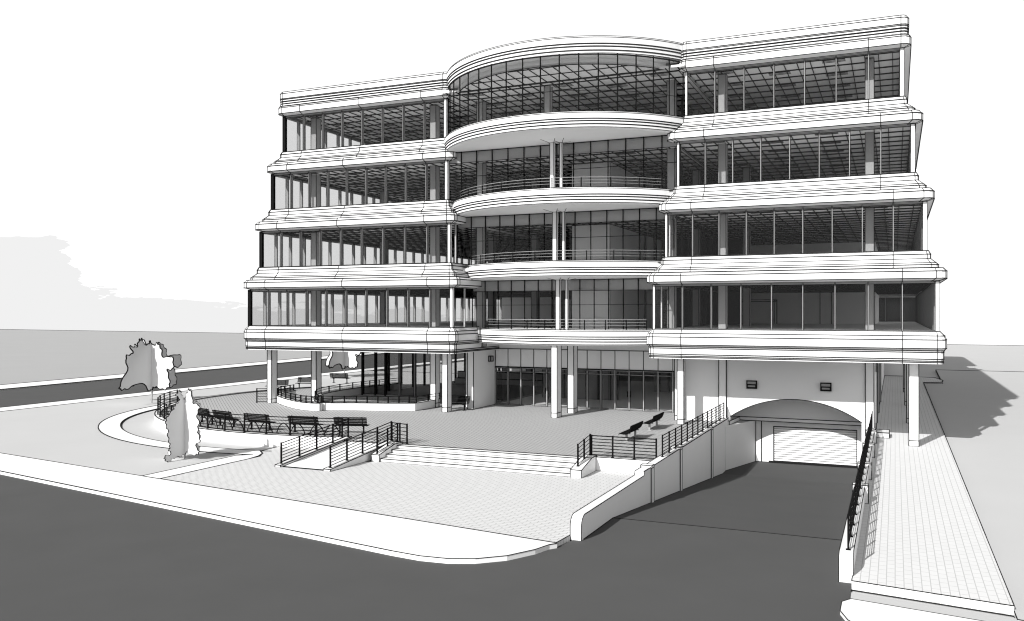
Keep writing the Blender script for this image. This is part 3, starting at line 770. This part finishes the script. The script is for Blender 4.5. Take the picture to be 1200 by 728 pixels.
# ------------------------------------------------------------------ benches
def bench_a():
    e = empty('bench', (0, 0, 0), '', 'bench', 'slatted black benches along the terrace edge')
    b = MB()
    for i in range(4): b.box(-.9, .9, -.05 + i * .13, .06 + i * .13, .42, .455, ink=False)
    b.build('seat', DARK, e)
    b = MB()
    for i in range(5):
        z = .5 + i * .085; y = -.06 - i * .03; b.hexa([(-.9, y - .02, z), (.9, y - .02, z), (.9, y + .015, z), (-.9, y + .015, z)], [(-.9, y - .045, z + .07), (.9, y - .045, z + .07), (.9, y - .01, z + .07), (-.9, y - .01, z + .07)], ink=False)
    b.build('backrest', DARK, e)
    for x in (-.65, .65):
        b = MB(); b.box(x - .035, x + .035, -.02, .42, .38, .42, ink=False); b.box(x - .035, x + .035, .12, .2, .02, .4, ink=False)
        b.box(x - .1, x + .1, .02, .3, 0, .025, ink=False); b.tube([(x, .0, .4), (x, -.1, .6), (x, -.2, .93)], .028, 5); b.build('leg', DARK if x < 5 else GREY, e)
    return e
def bench_b():
    e = empty('bench', (0, 0, 0), '', 'bench', 'solid black curved benches by the garage railing')
    prof = [(.52, .40), (.45, .44), (.3, .42), (.12, .42), (.02, .50), (-.05, .65), (-.1, .82)]
    b = MB()
    for (y0, z0_), (y1, z1_) in zip(prof[:4], prof[1:4]): b.hexa([(-1.15, y0, z0_ - .05), (1.15, y0, z0_ - .05), (1.15, y1, z1_ - .05), (-1.15, y1, z1_ - .05)], [(-1.15, y0, z0_), (1.15, y0, z0_), (1.15, y1, z1_), (-1.15, y1, z1_)], ink=False)
    b.build('seat', DARK, e)
    b = MB()
    for (y0, z0_), (y1, z1_) in zip(prof[3:], prof[4:]): b.hexa([(-1.15, y0 - .05, z0_), (1.15, y0 - .05, z0_), (1.15, y1 - .05, z1_), (-1.15, y1 - .05, z1_)], [(-1.15, y0, z0_), (1.15, y0, z0_), (1.15, y1, z1_), (-1.15, y1, z1_)], ink=False)
    b.build('backrest', DARK, e)
    for x in (-.8, .8):
        b = MB(); b.box(x - .05, x + .05, .15, .25, .02, .4, ink=False); b.box(x - .05, x + .05, .0, .4, .36, .4, ink=False); b.box(x - .15, x + .15, .05, .35, 0, .03, ink=False); b.build('leg', GREY, e)
    return e
ba = bench_a(); first = True
def proj_u(x, y):
    w = x * -math.sin(YAW) + y * math.cos(YAW); return 600 + (x * math.cos(YAW) + y * math.sin(YAW)) / w * 1025
arcb = []
for u in (411, 357, 303, 263, 240, 197):
    best = min((abs(proj_u(TC[0] + 15.2 * math.cos(R(a / 4)), TC[1] + 15.2 * math.sin(R(a / 4))) - u), a / 4) for a in range(225 * 4, 300 * 4))
    a = best[1]; arcb.append((TC[0] + 15.2 * math.cos(R(a)), TC[1] + 15.2 * math.sin(R(a)), R(a + 90)))
arcl = ['slatted black bench nearest the head of the access ramp', 'second slatted bench from the access ramp along the bowed railing', 'third slatted bench from the access ramp along the bowed railing',
        'slatted bench just right of the narrow front tree', 'slatted bench partly hidden behind the narrow front tree', 'slatted bench at the far left bend of the bowed railing']
places = [(x, y, rz, l) for (x, y, rz), l in zip(arcb, arcl)]
for (u, v, rz, l) in ((325, 458.5, R(200), 'black bench behind the leftmost ground column'), (360, 455, R(195), 'black bench between the first and second ground columns'), (398, 449, R(10), 'farthest black bench beside the left glazing')):
    x, y = Zp(u, v, 0); places.append((x, y, rz, l))
places.append((-26.75, 51.9, R(180), 'black bench against the wall left of the entrance doors'))
for i, (x, y, rz, l) in enumerate(places):
    if i == 0: ba.location = (x, y, 0); ba.rotation_euler = (0, 0, rz + math.pi if False else rz); ba['label'] = l
    else: copy_tree(ba, (x, y, 0), rz, l)
bb = bench_b(); bb.location = (-12.2, 43.5, 0); bb.rotation_euler = (0, 0, R(90)); bb['label'] = 'curved black bench nearest the front steps'
copy_tree(bb, (-12.2, 48.0, 0), R(90), 'curved black bench nearest the entrance columns')
# wave-shaped bicycle racks behind the bowed railing
def rack(a0, a1, label, first_=None):
    m = MB(); n = 40; pts = []
    for i in range(n + 1):
        a = R(a0 + (a1 - a0) * i / n); z = .06 + .52 * abs(math.sin(math.pi * 2.0 * i / n)) ** .7
        pts.append((TC[0] + 16.05 * math.cos(a), TC[1] + 16.05 * math.sin(a), z))
    m.tube(pts, .03, 6)
    e = empty('bicycle_rack', pts[0], label, 'bicycle rack', 'wavy black racks behind the bowed railing'); kid(e, m, 'hoop', DARK)
    b = MB()
    for p in (pts[0], pts[n // 2], pts[-1]): b.box(p[0] - .08, p[0] + .08, p[1] - .08, p[1] + .08, 0, .05, ink=False)
    kid(e, b, 'foot_plate', DARK)
for a0, l in zip((281, 274, 267, 260, 252.5, 245, 222), ('wavy bicycle rack closest to the access ramp', 'wavy rack between the two benches nearest the access ramp', 'wavy rack in front of the second slatted bench', 'wavy rack in front of the third slatted bench',
             'wavy rack just right of the narrow front tree', 'wavy rack hidden by the crown of the narrow front tree', 'wavy rack at the far left bend of the railing')):
    rack(a0, a0 + 6, l)

# ------------------------------------------------------------------ cut-out board trees: two crossed boards each
def blob(pts, seed, amp):
    rnd = random.Random(seed); pts = [(x + rnd.uniform(-amp, amp), y + rnd.uniform(-amp, amp)) for x, y in pts]
    q = smooth(pts + [pts[0]], 6)[:-1]; n = len(q); o_ = []
    for i in range(n):
        a = Vector(q[i - 1]); b = Vector(q[(i + 1) % n]); t_ = (b - a).normalized(); d = amp * 3.2 * math.sin(i * 1.26 + 1.7 * math.sin(i * .31))
        o_.append((q[i][0] + t_.y * d, q[i][1] - t_.x * d))
    return o_
def flat_tree(loc, h, outline, trunk_h, label, seed, amp, nb=2):
    e = empty('tree', loc, label, 'tree', 'crossed board trees')
    for ax in (0, 1):
        pts = blob([(x * h, z * h) for x, z in outline[1 - ax]], seed + ax, amp * h)
        m = MB(); th = .03; n = len(pts)
        def P3(x, z, s_): return (x, s_ * th, z) if ax == 0 else (s_ * th, x, z)
        A = [P3(x, z, -1) for x, z in pts]; Bp = [P3(x, z, 1) for x, z in pts]
        i = len(m.v); m.v += A + Bp
        for tri in tessellate_polygon([[Vector((x, z, 0)) for x, z in pts]]):
            m.f.append(tuple(i + q for q in tri)); m.m.append(0); m.f.append(tuple(i + n + q for q in reversed(tri))); m.m.append(0)
        for j in range(n):
            k2 = (j + 1) % n; m.f.append((i + k2, i + j, i + n + j, i + n + k2)); m.m.append(0)
        m.v = [tuple(v) for v in m.v]
        off = Vector(loc)
        for j in range(n):
            k2 = (j + 1) % n; a = Vector(A[j]); b = Vector(A[k2]); a2 = Vector(Bp[j]); b2 = Vector(Bp[k2])
            rr = LK * 1.1 * off.length; m.ink((a + a2) / 2, (b + b2) / 2, r=rr)
        m.build('crown', LEAFW, e)
    m = MB(); m.tube([(0, 0, 0), (.03, .02, trunk_h * .6), (0, 0, trunk_h)], .05, 6); m.tube([(.0, 0, trunk_h * .5), (.2, .15, trunk_h)], .03, 5); m.tube([(.0, 0, trunk_h * .45), (-.2, .1, trunk_h)], .03, 5)
    m.build('trunk', mat('trunk_grey', .3), e)
    return e
round_l = [(-.03, .98), (-.095, .92), (-.2, .985), (-.25, 1.0), (-.31, .89), (-.42, .92), (-.376, .8), (-.5, .75), (-.485, .545), (-.615, .34), (-.6, .26), (-.44, .27), (-.22, .34), (-.05, .2)]
round_r = [(.05, .25), (.15, .24), (.26, .22), (.37, .28), (.35, .44), (.33, .53), (.44, .56), (.42, .74), (.25, .72), (.2, .85), (.12, .94), (.04, .9)]
slim_l = [(-.106, 1.0), (-.16, .94), (-.095, .9), (-.115, .84), (-.2, .78), (-.22, .73), (-.32, .65), (-.35, .55), (-.31, .44), (-.305, .35), (-.276, .24), (-.29, .16), (-.245, .107), (-.365, .088), (-.365, .04), (-.29, -.02), (-.22, .047), (-.06, .057)]
slim_r = [(.06, .1), (.124, .07), (.25, .09), (.27, .14), (.21, .2), (.29, .29), (.25, .42), (.277, .55), (.235, .66), (.28, .78), (.165, .83), (.145, .93), (.095, 1.01), (.04, .93), (.01, .86), (-.05, .93)]
def two(l, r, fa, fb): return [l + [(x * fa, z) for x, z in r], [(x * fb, z) for x, z in l] + r]
round_o = two(round_l, round_r, 1.38, .85); slim_o = two(slim_l, slim_r, 1.1, .8)
flat_tree((-53.1, 51.2, -.58), 4.95, round_o, 1.4, 'round headed pale tree of crossed boards left of the terrace', 3, .004)
flat_tree((-31.45, 32.35, -.58), 3.3, slim_o, .6, 'tall narrow pale tree of crossed boards on the front lawn', 11, .004)
flat_tree((-55.0, 80.0, -.58), 4.6, round_o, 1.4, 'pale board tree seen between ground columns beyond the terrace', 23, .004)
